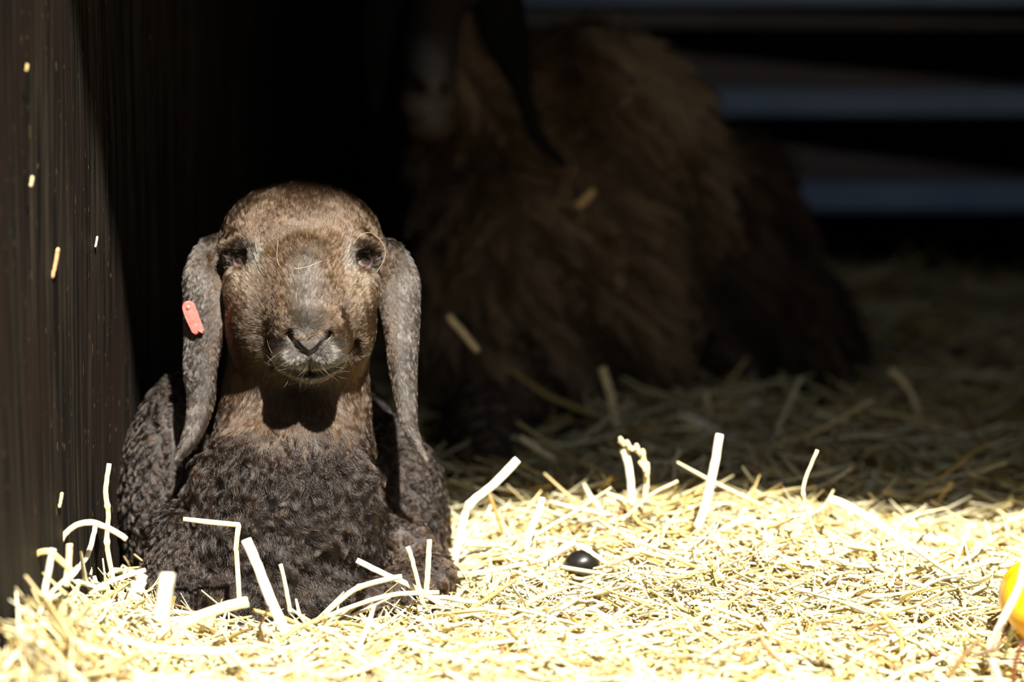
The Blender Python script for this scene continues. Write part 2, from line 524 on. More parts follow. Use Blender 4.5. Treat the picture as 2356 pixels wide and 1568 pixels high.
# ================================================================== the lamb
def build_lamb():
    S = Sculpt(2.84, (230, 380, -230), (1070, 1500, 1130), 4.0)
    HEAD, MUZ, NOSE, EAR, NECK, CHEST, BODY, LEG, CHEEKB = 1, 2, 3, 4, 5, 6, 7, 8, 9
    # trunk and legs
    S.ell(668, 1130, 560, 325, 300, 420, 40, BODY)
    S.ell(690, 1090, 860, 280, 290, 260, 60, BODY)
    S.ell(384, 1100, 350, 106, 250, 165, 40, BODY, rot=(-8,))
    S.ell(925, 1175, 420, 104, 225, 175, 40, BODY, rot=(10,))
    S.cone((690, 740, 190), (676, 1010, 150), 150, 182, 50, NECK)
    S.ell(652, 1200, 120, 214, 225, 190, 50, CHEST)
    S.ell(585, 1110, 30, 120, 120, 80, 50, CHEST)
    S.ell(735, 1120, 40, 110, 120, 80, 50, CHEST)
    S.cone((430, 1225, 60), (395, 1400, 40), 66, 84, 30, LEG)
    S.cone((395, 1395, 40), (560, 1440, -30), 74, 50, 30, LEG)
    S.cone((915, 1255, 230), (985, 1325, 190), 74, 64, 24, LEG)
    S.cone((982, 1335, 150), (845, 1400, 10), 66, 52, 16, LEG)
    S.ell(640, 1360, 60, 200, 90, 120, 50, CHEST)
    # head
    S.ell(692, 572, 120, 190, 156, 170, 40, HEAD)
    S.ell(697, 600, 30, 140, 125, 95, 40, HEAD)
    S.ell(606, 735, 50, 84, 130, 130, 60, HEAD)
    S.ell(783, 735, 50, 80, 130, 130, 60, HEAD)
    S.ell(694, 770, 60, 130, 100, 120, 40, HEAD)
    S.cone((697, 610, -18), (711, 745, -106), 96, 74, 70, HEAD)
    S.ell(712, 796, -100, 80, 58, 72, 36, MUZ)
    S.ell(714, 838, -75, 62, 42, 78, 22, MUZ)
    S.ell(672, 826, -126, 43, 33, 58, 16, MUZ)
    S.ell(754, 824, -126, 43, 33, 58, 16, MUZ)
    S.ell(712, 783, -142, 36, 30, 44, 14, NOSE)
    S.ell(712, 815, -160, 16, 14, 18, 10, NOSE)
    # nostrils, mouth line, philtrum
    for sgn in (-1, 1):
        X = lambda dx: 712 + sgn * dx
        S.cone((X(98), 790, -40), (X(106), 815, -20), 14, 10, 18, None, cut=True)
    rim = [(676, 775), (694, 793), (712, 805), (730, 793), (747, 775)]
    rw = [S.surf_w(*p) for p in rim]
    S.chain([(p[0], p[1], w_ + 2, 6) for p, w_ in zip(rim, rw)], 5, NOSE)
    S.groove([(666, 768, 7, 26), (676, 784, 5, 24), (693, 803, 5, 18), (711, 816, 3.5, 8), (730, 803, 5, 18), (746, 784, 5, 24), (756, 768, 7, 26)], 5)
    S.groove([(630, 836, 5, 8), (655, 850, 6, 16), (685, 857, 7, 22), (712, 860, 7, 22), (740, 857, 7, 22), (768, 850, 6, 16), (795, 834, 5, 8)], 5)
    S.groove([(712, 822, 2.8, 8), (713, 858, 3.2, 10)], 4)
    # eye sockets, lids and cheek bones
    eyes = []
    for sgn, ex, ey in ((-1, 553, 595), (1, 838, 599)):
        ew = 30
        S.ell(ex + sgn * 4, ey + 2, -8, 38, 30, 36, 16, None, cut=True)
        S.ell(ex - sgn * 2, ey - 37, 16, 46, 18, 30, 28, HEAD, rot=(sgn * -14,))
        S.ell(ex - sgn * 34, ey - 2, 2, 14, 38, 30, 16, CHEEKB, rot=(sgn * 10,))
        S.ell(ex + sgn * 3, ey + 58, 22, 31, 50, 44, 26, CHEEKB)
        S.ell(ex, ey, ew, 36, 34, 36, 8, HEAD)
        S.ell(ex - sgn * 1, ey + 2, ew - 38, 15, 12, 30, 5, None, cut=True, rot=(sgn * 8,))
        eyes.append((ex, ey + 1, ew + 1))
    # lop ears
    lpos, lhw = S.ear([(540, 575, 130, 30, 22), (492, 578, 112, 42, 21), (468, 625, 84, 54, 19), (468, 700, 66, 57, 16), (462, 775, 56, 49, 14),
                       (455, 850, 50, 42, 13), (458, 915, 44, 35, 12), (447, 975, 38, 25, 11), (425, 1025, 34, 14, 9), (409, 1050, 32, 7, 6)], EAR, (-18, -30), 0.30)
    rpos, rhw = S.ear([(845, 580, 130, 30, 22), (893, 588, 116, 42, 21), (918, 640, 92, 53, 18), (925, 710, 78, 48, 15), (929, 780, 68, 40, 14),
                       (931, 850, 62, 34, 13), (937, 920, 56, 26, 12), (944, 975, 52, 17, 10), (960, 1020, 50, 11, 8), (975, 1046, 48, 6, 6)], EAR, (18, 30), 0.30)
    V, Q, lab = S.surface()
    Nv, area = normals_of(V, Q)
    # orient outwards: the field grows outwards
    if np.mean(S.value(V + Nv * 8) - S.value(V - Nv * 8)) < 0:
        Q = Q[:, ::-1].copy(); Nv, area = normals_of(V, Q)
    # fleece lumps
    wl = np.isin(lab, (CHEST, BODY, LEG)).astype(float)
    lump = fbm(V / 26.0, 3, 2)
    V = V + Nv * (wl * lump * 1.8)[:, None]
    Nv, area = normals_of(V, Q)
    base = S.world(np.array([S.c(650, 1400, 300)]))[0]; base[2] = -0.05
    root = tag(empty('lamb', base), 'dark brown lop eared lamb lying in the sunlit straw with a coral ear tag', 'lamb')
    px, py = S.px(V)
    tint = np.tile(np.array((0.010, 0.007, 0.005)), (len(V), 1))
    gloss = np.zeros(len(V))
    yv = 814 - np.abs(px - 712) * 1.05
    isn = (np.abs(px - 712) < 38) & (py > yv - 30) & (py < yv + 12) & (V[:, 2] < -110)
    tint[isn] = (0.055, 0.050, 0.048); gloss[isn] = 1
    lipm = (np.abs(px - 712) < 12) & (py > 815) & (py < 836) & (V[:, 2] < -120)
    tint[lipm] = (0.04, 0.035, 0.034); gloss[lipm] = 0.8
    for ex, ey, ew in eyes:
        q = (np.abs(px - ex) < 13) & (py > ey + 10) & (py < ey + 18) & (V[:, 2] < 40)
        tint[q] = (0.045, 0.014, 0.007)
    m_skin = tint_mat('lamb_skin', 0.6, 0.35, attr_rough=True, bump=(900, 0.3))
    body = mesh_obj('body', S.world(V), Q, m_skin, root, attrs={'tint': tint, 'gloss': gloss})
    # ------------------------------------------------ fur
    m_fur = fur_mat('lamb_fur', 0.2, 0.35)
    vlab = lab
    def qlab(pos):                                 # label by nearest grid cell
        ij = np.clip(np.rint((pos - S.lo) / S.step).astype(int), 0, S.n - 1)
        return S.lab[ij[:, 0], ij[:, 1], ij[:, 2]]
    whorl = S.c(706, 760, -130)
    def bare(pos):
        x, y = S.px(pos)
        yv = 814 - np.abs(x - 712) * 1.05
        b = (np.abs(x - 712) < 42) & (y > yv - 10 - 12 * (np.abs(x - 712) < 14)) & (y < yv + 4) & (pos[:, 2] < -110)
        b |= (np.abs(x - 712) < 11) & (y > 812) & (y < 826) & (pos[:, 2] < -110)
        b |= (np.abs(x - 712) < 3) & (y > 825) & (y < 856) & (pos[:, 2] < -110)
        b |= (np.abs(x - 712) < 42) & (y > 856) & (y < 863) & (pos[:, 2] < -110)
        for ex, ey, ew in eyes:
            b |= (((x - ex) / 17) ** 2 + ((y - ey - 5) / 15) ** 2 < 1) & (pos[:, 2] < 60)
        # inside of nostril slits
        for sgn in (-1, 1):
            xx = (x - 712) * sgn
            b |= (np.abs((y - 766) - (42 - xx) * 1.35) < 9) & (xx > 4) & (xx < 46) & (pos[:, 2] < -110)
        return b
    front = lambda n: np.where(n[:, 2] > 0.25, 0.12, 1.0)
    def short_d(pos, n):
        l = qlab(pos)
        d = np.isin(l, (HEAD, MUZ, NOSE, CHEEKB)) * 1.0 + (l == EAR) * 0.9 + (l == NECK) * 0.55
        x, y = S.px(pos)
        d = d * np.where((l == NECK), np.clip((1060 + 45 * fbm(pos / 40, 61, 2) - y) / 90, 0.15, 1), 1) + (l == CHEST) * 0.3 * np.clip((1060 - y) / 60, 0, 1)
        return d * front(n) * ~bare(pos)
    def short_f(pos, n):
        l = qlab(pos); x, y = S.px(pos)
        f = nrmz(pos - whorl)                                       # fan away from the nose bridge
        f[:, 1] += 0.25 * (y < 760)
        low = (y > 770)[:, None]
        f = np.where(low & (np.isin(l, (MUZ, NOSE, HEAD)))[:, None], nrmz(np.stack(((x - 712) / 60.0, -(y - 792) / 45.0 - 0.15, 0.6 + 0 * x), 1)), f)
        ear = (l == EAR)[:, None]
        f = np.where(ear, np.stack((np.where(x < 700, -0.12, 0.22), -np.ones(len(x)), np.zeros(len(x))), 1), f)
        nk = (l == NECK)[:, None]
        f = np.where(nk, np.stack(((x - 690) / 600.0, -np.ones(len(x)), np.zeros(len(x))), 1), f)
        cb = (l == CHEEKB)[:, None]
        f = np.where(cb, np.stack((np.where(x < 700, -0.6, 0.6), -np.ones(len(x)), np.zeros(len(x))), 1), f)
        return f + 0.28 * np.stack((fbm(pos / 14, 21, 2), fbm(pos / 14, 22, 2), 0 * x), 1)
    def short_l(pos, n):
        l = qlab(pos); x, y = S.px(pos)
        L = np.full(len(pos), 15.0)
        L += 7 * np.clip((560 - y) / 100, 0, 1)
        L = np.where(np.isin(l, (MUZ, NOSE)), 10, L)
        L = np.where(l == EAR, 14 + 8 * np.clip((y - 880) / 120, 0, 1), L)
        L = np.where(l == NECK, 24, L)
        return L
    def short_lift(pos, n):
        l = qlab(pos)
        return np.where(l == EAR, 0.25, np.where(np.isin(l, (MUZ, NOSE)), 0.45, np.where(l == NECK, 0.35, 0.5)))
    def short_c(pos, n, r):
        l = qlab(pos); x, y = S.px(pos)
        c = np.tile(np.array((0.052, 0.032, 0.017)), (len(pos), 1))
        v = fbm(pos / 40, 31, 2)
        c *= (1 + 0.25 * v)[:, None]
        grey = np.array((0.130, 0.128, 0.138))  # grey muzzle hair; silver highlights of bridge and ears put into colour
        g = np.clip(1 - np.abs(x - 706) / 55, 0, 1) * np.clip((y - 560) / 80, 0, 1)
        g = np.maximum(g * np.clip((775 - y) / 30, 0.1, 1), (l == MUZ) * 0.95 + (l == NOSE) * np.clip(np.abs(x - 712) / 30 - 0.2, 0, 1) * 0.7)
        g = np.maximum(g, (l == EAR) * np.where((x - np.where(x < 700, 468, 925)) * np.where(x < 700, -1, 1) > -10, 0.6, 0.0))
        c = c * (1 - g[:, None]) + grey * g[:, None]
        c = np.where((l == EAR)[:, None], c * (0.62 + 0.15 * v)[:, None], c)
        c = np.where((l == NECK)[:, None], c * np.array((0.95, 0.9, 0.9)), c)
        hd = np.isin(l, (HEAD, CHEEKB))
        pale = (np.maximum(np.exp(-((x - 562) / 30) ** 2 - ((y - 652) / 38) ** 2), np.exp(-((x - 830) / 26) ** 2 - ((y - 660) / 38) ** 2)) * hd)[:, None]
        c = c * (1 - 0.8 * pale) + np.array((0.30, 0.235, 0.175)) * 0.8 * pale
        ebr = (np.maximum(np.exp(-((x - 594) / 13) ** 2 - ((y - 592) / 30) ** 2), np.exp(-((x - 803) / 12) ** 2 - ((y - 596) / 32) ** 2)) * hd)[:, None]
        c = c * (1 - ebr) + np.array((0.17, 0.165, 0.165)) * ebr
        for ex, ey, ew in eyes:
            dk = ((x - ex) / 38) ** 2 + ((y - ey + 8) / 38) ** 2 < 1
            c = np.where((dk & (l == HEAD))[:, None], c * 0.25, c)
        top = np.clip((520 - y) / 90, 0, 1)[:, None] * (l == HEAD)[:, None]
        c = c * (1 - 0.35 * top)  # roof shade on the crown put into the hair colour
        return c * np.array((0.62, 0.51, 0.38)) * (0.40 + 2.1 * r.random((len(pos), 1)) ** 2.2)
    fur(S, 'short_coat', body, m_fur, V, Q, Nv, area, 260000, short_d, short_f, short_l, 0.000062, short_c, 11, K=4, lift=short_lift, clump=0.5, clump_n=16000, jitter=0.22)
    # fleece of chest, flanks and legs
    def wool_d(pos, n):
        l = qlab(pos); x, y = S.px(pos)
        d = np.isin(l, (CHEST, BODY, LEG)) * 1.0 + (l == NECK) * np.clip((y - 950 + 45 * fbm(pos / 40, 61, 2)) / 90, 0, 1)
        d = d * np.where(pos[:, 2] > 420, 0.15, 1)
        return d * front(n) * np.where(y > 1440, 0.1, 1)
    def wool_f(pos, n):
        x, y = S.px(pos)
        f = np.stack((0.25 * (x - 650) / 200.0 + 0.42 * fbm(pos / 60, 41, 2), -np.ones(len(x)) + 0.3 * fbm(pos / 60, 42, 2), 0 * x), 1)
        return f
    def wool_l(pos, n):
        l = qlab(pos); x, y = S.px(pos)
        L = np.where(l == CHEST, 84, np.where(l == BODY, 36, np.where(l == LEG, 44, 50))).astype(float)
        L = np.where((l == LEG) & (x > 800), 22, L)
        return L * np.clip(0.6 + (y - 980) / 250, 0.6, 1)
    def wool_c(pos, n, r):
        l = qlab(pos); x, y = S.px(pos)
        c = np.tile(np.array((0.020, 0.0145, 0.011)), (len(pos), 1))
        c = np.where((l == BODY)[:, None], np.array((0.030, 0.023, 0.019)), c)
        c = np.where(((l == LEG) & (x > 800))[:, None], np.array((0.075, 0.052, 0.038)), c)
        nk = (np.clip((1050 + 60 * fbm(pos / 40, 61, 2) - y) / 110, 0, 1) * np.isin(l, (NECK, CHEST)))[:, None]
        c = c * (1 - nk) + np.array((0.045, 0.030, 0.020)) * nk
        return c * np.array((0.44, 0.35, 0.28)) * (0.35 + 2.2 * r.random((len(pos), 1)) ** 2.2)
    fur(S, 'fleece', body, m_fur, V, Q, Nv, area, 150000, wool_d, wool_f, wool_l, 0.00008, wool_c, 12, K=8, lift=0.45, clump=0.88, clump_n=3400, wave=0.10, jitter=0.3, clump_pow=1.0, wave_f=1.5, tuft=1.3)
    # whiskers and stray hairs of the muzzle
    def wh_d(pos, n):
        l = qlab(pos); x, y = S.px(pos)
        return np.isin(l, (MUZ,)) * (y > 805) * (n[:, 2] < 0.2) * 1.0
    def wh_f(pos, n):
        x, y = S.px(pos)
        return np.stack(((x - 712) / 50.0, -(y - 815) / 40.0, -0.3 + 0 * x), 1)
    fur(S, 'whisker', body, m_fur, V, Q, Nv, area, 130, wh_d, wh_f, lambda p, n: np.full(len(p), 34.0), 0.00007,
        lambda p, n, r: np.tile(np.array((0.22, 0.17, 0.12)), (len(p), 1)), 13, K=6, lift=0.6, jitter=0.3)
    # eyes
    me_, nt, b = mat_new('lamb_eye')
    gm = N(nt, 'ShaderNodeTexCoord'); sp = N(nt, 'ShaderNodeSeparateXYZ')
    nt.links.new(gm.outputs['Object'], sp.inputs[0])
    vm = N(nt, 'ShaderNodeVectorMath', operation='MULTIPLY'); vm.inputs[1].default_value = (1, 0, 1)
    nt.links.new(gm.outputs['Object'], vm.inputs[0])
    vl = N(nt, 'ShaderNodeVectorMath', operation='LENGTH'); nt.links.new(vm.outputs[0], vl.inputs[0])
    rr = ramp(nt, vl.outputs['Value'], [(0.0, (0.004, 0.004, 0.005)), (0.0034, (0.004, 0.004, 0.006)), (0.0040, (0.03, 0.022, 0.016)), (0.0056, (0.02, 0.022, 0.028)), (0.0061, (0.35, 0.30, 0.25))])
    mrn = N(nt, 'ShaderNodeMapRange')
    nt.links.new(rr.outputs[0], b.inputs['Base Color'])
    b.inputs['Roughness'].default_value = 0.06
    b.inputs['Specular IOR Level'].default_value = 0.35
    for (ex, ey, ew), sgn in zip(eyes, (-1, 1)):
        c = S.world(np.array([S.c(ex, ey, ew)]))[0]
        V_, F_ = [], []
        nu, nv = 28, 18
        R_ = 29 * S.s
        for i in range(nv + 1):
            for j in range(nu):
                th, ph = math.pi * i / nv, 2 * math.pi * j / nu
                V_.append((R_ * math.sin(th) * math.cos(ph), -R_ * math.cos(th), R_ * math.sin(th) * math.sin(ph)))
        for i in range(nv):
            for j in range(nu):
                F_.append((i * nu + j, i * nu + (j + 1) % nu, (i + 1) * nu + (j + 1) % nu, (i + 1) * nu + j))
        e = mesh_obj('eye', np.array(V_) + np.array(parent_world(root)), F_, me_, root)
        e.location = Vector(c) - Vector(base)
        e.rotation_euler = (math.radians(4 if sgn < 0 else -18), 0, math.radians(sgn * 14))
    # ear tag: small coral plastic plate with a rounded end and a locking stub
    i = int(np.argmin(np.abs(lpos[:, 1] + (731 - FH / 2))))
    tc = S.c(443, 730, 34)
    L_, Wd = 80, 30
    ax = nrmz(np.array([[0.36, -0.93, -0.05]]))[0]; bx = nrmz(np.array([[0.93, 0.36, -0.25]]))[0]
    nx = np.cross(ax, bx); nx = nx if nx[2] < 0 else -nx
    out = []
    for a in np.linspace(90, 270, 13):
        out.append((-L_ / 2 + Wd / 2 + Wd / 2 * math.cos(math.radians(a)), Wd / 2 * math.sin(math.radians(a))))
    out += [(-4, -Wd / 2 - 1), (L_ / 2 - 6, -Wd / 2 + 2), (L_ / 2, -Wd / 2 + 7), (L_ / 2 - 1, -2), (L_ / 2 - 5, 2), (L_ / 2 - 1, 5), (L_ / 2 + 3, Wd / 2 - 6), (L_ / 2 - 2, Wd / 2 - 1), (-2, Wd / 2)]
    n = len(out)
    ring = lambda off, sc_: [tc + ax * x * sc_ + bx * y * sc_ + nx * off for x, y in out]
    U_ = np.array(ring(-4, 1) + ring(3, 1) + ring(5.5, 0.93))
    F_ = [tuple(range(n - 1, -1, -1)), tuple(range(2 * n, 3 * n))]
    for a in (0, 1):
        for j in range(n):
            F_.append((a * n + j, a * n + (j + 1) % n, (a + 1) * n + (j + 1) % n, (a + 1) * n + j))
    m_tag = plain('coral_plastic', (0.52, 0.075, 0.062), 0.4, 0.4, (0.58, 0.13, 0.11), 260)
    tg = mesh_obj('ear_tag', S.world(U_), F_, m_tag, root, smooth=False)
    tg['label'] = 'coral red plastic ear tag'
    st = [tc + ax * (-L_ / 2 + 15) + nx * z + (ax * math.cos(a) + bx * math.sin(a)) * r_ for z, r_ in ((-22, 6), (5, 6), (7.5, 4.5)) for a in np.linspace(0, 2 * math.pi, 12, endpoint=False)]
    F2 = [(a * 12 + j, a * 12 + (j + 1) % 12, (a + 1) * 12 + (j + 1) % 12, (a + 1) * 12 + j) for a in (0, 1) for j in range(12)] + [tuple(range(24, 36))]
    mesh_obj('pin', S.world(np.array(st)), F2, m_tag, tg)
    return S

LAMB = build_lamb()

# ================================================================== the ewe
def build_ewe():
    S = Sculpt(3.50, (820, -330, -820), (2060, 1330, 900), 8.0)
    HEAD, MUZ, EAR, WOOL, LEG, HAUNCH = 1, 2, 3, 4, 5, 6
    S.ell(1345, 490, 360, 350, 430, 380, 50, WOOL)
    S.ell(1640, 650, 520, 240, 380, 330, 60, HAUNCH)
    S.ell(1800, 800, 440, 170, 250, 240, 50, HAUNCH, rot=(18,))
    S.ell(1175, 690, 110, 225, 380, 230, 40, WOOL, rot=(8,))
    S.ell(1430, 620, 140, 185, 330, 210, 26, WOOL, rot=(12,))
    S.ell(1330, 330, 150, 220, 270, 200, 40, WOOL, rot=(20,))
    S.cone((1055, -40, 130), (1130, 340, 170), 85, 175, 50, WOOL)
    S.cone((1110, 960, -20), (1120, 1105, -600), 110, 66, 40, LEG)
    S.cone((1120, 1110, -600), (1250, 1170, -640), 62, 44, 24, LEG)
    S.cone((1360, 960, 80), (1330, 1050, 40), 95, 60, 40, LEG)
    S.cone((1670, 790, 240), (1745, 890, 190), 34, 24, 16, LEG)
    S.ell(1030, -90, 70, 100, 125, 140, 40, HEAD)
    S.cone((1012, -30, 0), (984, 170, -125), 72, 46, 40, HEAD)
    S.ell(985, 150, -30, 66, 120, 90, 40, HEAD)
    S.ell(984, 236, -130, 68, 50, 62, 30, MUZ)
    S.ell(990, 292, -95, 58, 34, 72, 12, MUZ)
    S.ell(990, 190, -150, 40, 34, 42, 20, MUZ)
    S.chain([(948, 186, -165, 9), (968, 206, -190, 12)], 8, None, cut=True)
    S.chain([(1030, 188, -165, 8), (1018, 210, -188, 9)], 8, None, cut=True)
    S.chain([(925, 270, -130, 9), (985, 282, -190, 10), (1052, 266, -130, 9)], 8, None, cut=True)
    S.cone((995, 215, -192), (995, 275, -192), 5, 5, 6, None, cut=True)
    S.ear([(1095, -110, 70, 46, 22), (1140, -30, 20, 60, 20), (1164, 75, -35, 56, 18), (1190, 155, -80, 36, 16), (1205, 215, -115, 21, 15), (1222, 275, -132, 18, 14), (1250, 330, -140, 17, 12), (1296, 376, -142, 11, 10)], EAR, (10, 25), 0.3)
    S.ear([(960, -110, 70, 40, 22), (905, -50, 40, 52, 20), (870, 60, 20, 50, 18), (862, 160, 10, 36, 15), (858, 250, 5, 20, 12)], EAR, (-10, -30), 0.3)
    S.groove([(1225, 520, 10, 25), (1320, 700, 22, 45), (1410, 850, 30, 60), (1485, 980, 38, 75)], 40, 12)
    S.groove([(1180, 760, 10, 20), (1260, 900, 22, 40), (1300, 1010, 26, 45)], 30, 10)
    V, Q, lab = S.surface()
    Nv, area = normals_of(V, Q)
    if np.mean(S.value(V + Nv * 12) - S.value(V - Nv * 12)) < 0:
        Q = Q[:, ::-1].copy(); Nv, area = normals_of(V, Q)
    wl = np.isin(lab, (WOOL, HAUNCH)).astype(float)
    # locks run down and to the right
    q = V.copy()
    a = math.radians(-58)
    lx = q[:, 0] * math.cos(a) - q[:, 1] * -math.sin(a); ly = q[:, 0] * math.sin(a) * -1 + q[:, 1] * math.cos(a)
    D3 = np.stack(((q[:, 0] * 0.53 - q[:, 1] * 0.85) / 110.0, (q[:, 0] * 0.85 + q[:, 1] * 0.53) / 30.0, q[:, 2] / 60.0), 1)
    V = V + Nv * (wl * fbm(D3, 5, 2) * 24.0)[:, None]
    Nv, area = normals_of(V, Q)
    base = S.world(np.array([S.c(1400, 1000, 350)]))[0]; base[2] = -0.05
    root = tag(empty('ewe', base), 'large shaggy brown ewe lying in the shade behind the lamb, face at top', 'sheep')
    tint = np.tile(np.array((0.040, 0.027, 0.016)), (len(V), 1))
    epx, epy = S.px(V)
    tint[lab == HEAD] = (0.012, 0.009, 0.007)
    gx_ = np.clip((epy - 70) / 90, 0, 1) * np.clip(1.25 - np.abs(epx - 985 + (epy - 200) * 0.05) / 62, 0, 1)  # grey muzzle; shade above it and on the chin put into tint
    gx_ = np.where(np.isin(lab, (MUZ, HEAD)), gx_ * np.where(epy > 281, 0.35, 1) * np.clip(0.85 + 0.35 * fbm(V / 30, 91, 2), 0.3, 1.2), 0)[:, None]
    tint = tint * (1 - gx_) + np.array((0.085, 0.081, 0.083)) * gx_
    ns = np.exp(-(((epx - 952) * 0.75 + (epy - 192) * 0.66) / 34) ** 2 - ((-(epx - 952) * 0.66 + (epy - 192) * 0.75) / 15) ** 2) + np.exp(-((epx - 1022) / 10) ** 2 - ((epy - 204) / 20) ** 2)
    ns = np.where(np.isin(lab, (MUZ, HEAD)), np.clip(ns * 1.3, 0, 1), 0)[:, None]
    tint = tint * (1 - ns) + np.array((0.007, 0.006, 0.006)) * ns
    tint[lab == EAR] = (0.003, 0.0028, 0.0026)
    tint[lab == HAUNCH] = (0.016, 0.010, 0.006)  # haunch turned from the bounce light: its shade put into the tint
    tint[lab == LEG] = (0.046, 0.034, 0.031)
    m = tint_mat('ewe_skin', 0.8, 0.15, bump=(300, 0.5))
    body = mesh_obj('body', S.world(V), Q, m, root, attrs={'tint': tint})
    m_fur = fur_mat('ewe_wool', 0.5, 0.6)
    def qlab(pos):
        ij = np.clip(np.rint((pos - S.lo) / S.step).astype(int), 0, S.n - 1)
        return S.lab[ij[:, 0], ij[:, 1], ij[:, 2]]
    def dens(pos, n):
        l = qlab(pos)
        return np.isin(l, (WOOL, HAUNCH)) * np.where(n[:, 2] > 0.3, 0.1, 1.0) + (l == LEG) * 0.4
    def flow(pos, n):
        f = np.stack((0.62 + 0.5 * fbm(pos / 90, 51, 2), -1 + 0.3 * fbm(pos / 90, 52, 2), 0 * pos[:, 0]), 1)
        return f
    def col(pos, n, r):
        l = qlab(pos)
        c = np.where((l == HAUNCH)[:, None], np.array((0.028, 0.016, 0.009)), np.array((0.125, 0.082, 0.046)))  # wool colour carries the haunch shade too
        dg = np.stack(((pos[:, 0] * 0.53 - pos[:, 1] * 0.85) / 120.0, (pos[:, 0] * 0.85 + pos[:, 1] * 0.53) / 34.0, pos[:, 2] / 80.0), 1)
        return c * np.clip(1.1 + 0.9 * fbm(dg, 55, 2), 0.2, 2.2)[:, None] * r.uniform(0.7, 1.3, (len(pos), 1))
    def crease(p):
        x, y = S.px(p)
        k = np.ones(len(p))
        for (xa, ya), (xb, yb) in (((1225, 510), (1400, 840)), ((1400, 840), (1490, 1000)), ((1180, 740), (1300, 1010)), ((1600, 330), (1610, 900))):
            t = np.clip(((x - xa) * (xb - xa) + (y - ya) * (yb - ya)) / ((xb - xa) ** 2 + (yb - ya) ** 2), 0, 1)
            k = np.minimum(k, np.clip(np.hypot(x - xa - t * (xb - xa), y - ya - t * (yb - ya)) / 75, 0.22, 1))
        return k
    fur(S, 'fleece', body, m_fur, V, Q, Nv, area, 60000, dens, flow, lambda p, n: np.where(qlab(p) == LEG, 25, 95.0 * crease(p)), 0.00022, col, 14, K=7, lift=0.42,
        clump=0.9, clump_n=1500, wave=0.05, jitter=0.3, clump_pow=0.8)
    return S

EWE = build_ewe()

# ================================================================== straw bedding
GX = lambda X, Y, cx, cy, sx, sy: np.exp(-((X - cx) / sx) ** 2 - ((Y - cy) / sy) ** 2)
def ground(X, Y):
    X = np.asarray(X, float); Y = np.asarray(Y, float)
    p = np.stack((X * 14, Y * 14, 0 * X), -1).reshape(-1, 3)
    n = fbm(p, 77, 2).reshape(X.shape)
    z = -0.030 + 0.009 * n
    z = z + 0.014 * GX(X, Y, 0.13, 2.96, 0.13, 0.12) - 0.006 * GX(X, Y, 0.36, 2.95, 0.13, 0.15)
    z = z + 0.022 * GX(X, Y, -0.33, 2.66, 0.07, 0.16)
    z = z - 0.02 * GX(X, Y, -0.16, 2.9, 0.12, 0.14) - 0.024 * GX(X, Y, -0.15, 2.74, 0.13, 0.10) + 0.062 * GX(X, Y, -0.335, 2.44, 0.055, 0.17)
    z = z - 0.035 * GX(X, Y, 0.345, 2.50, 0.05, 0.07)
    z = z + 0.015 * GX(X, Y, 0.2, 3.45, 0.3, 0.2) + 0.022 * GX(X, Y, 0.40, 4.0, 0.2, 0.25) - 0.03 * np.clip((Y - 4.1) / 0.25, 0, 1)
    return z

STRAW_COL = np.array([(0.63, 0.55, 0.34), (0.70, 0.64, 0.46), (0.57, 0.46, 0.23), (0.58, 0.53, 0.32), (0.50, 0.37, 0.14), (0.69, 0.65, 0.50)])

STRAW_COL = STRAW_COL * np.array((1.0, 0.98, 0.87))

def tubes(pts, wid, flat, seed, taper=0.75, sides=5):
    """pts (n,K,3) centre lines -> closed flattened straws; returns V, quads, index of straw per vertex"""
    r = np.random.default_rng(seed)
    n, K, _ = pts.shape
    T = np.gradient(pts, axis=1); T /= np.linalg.norm(T, axis=2, keepdims=True) + 1e-9
    ref = r.normal(size=(n, 1, 3)); ref = np.broadcast_to(ref, pts.shape)
    A = np.cross(T, ref); A /= np.linalg.norm(A, axis=2, keepdims=True) + 1e-9
    B = np.cross(T, A)
    ang = np.linspace(0, 2 * math.pi, sides, endpoint=False)
    prof = np.ones(K); prof[0] = taper; prof[-1] = taper * 0.7
    R = wid[:, None] * prof[None, :]
    V = pts[:, :, None, :] + R[:, :, None, None] * (np.cos(ang)[None, None, :, None] * A[:, :, None, :] + (flat[:, None, None, None] * np.sin(ang)[None, None, :, None]) * B[:, :, None, :])
    idx = np.arange(n * K * sides).reshape(n, K, sides)
    a = idx[:, :-1, :]; b = idx[:, 1:, :]
    Q = np.stack((a, np.roll(a, -1, 2), np.roll(b, -1, 2), b), -1).reshape(-1, 4)
    return V.reshape(-1, 3), Q, np.repeat(np.arange(n), K * sides)

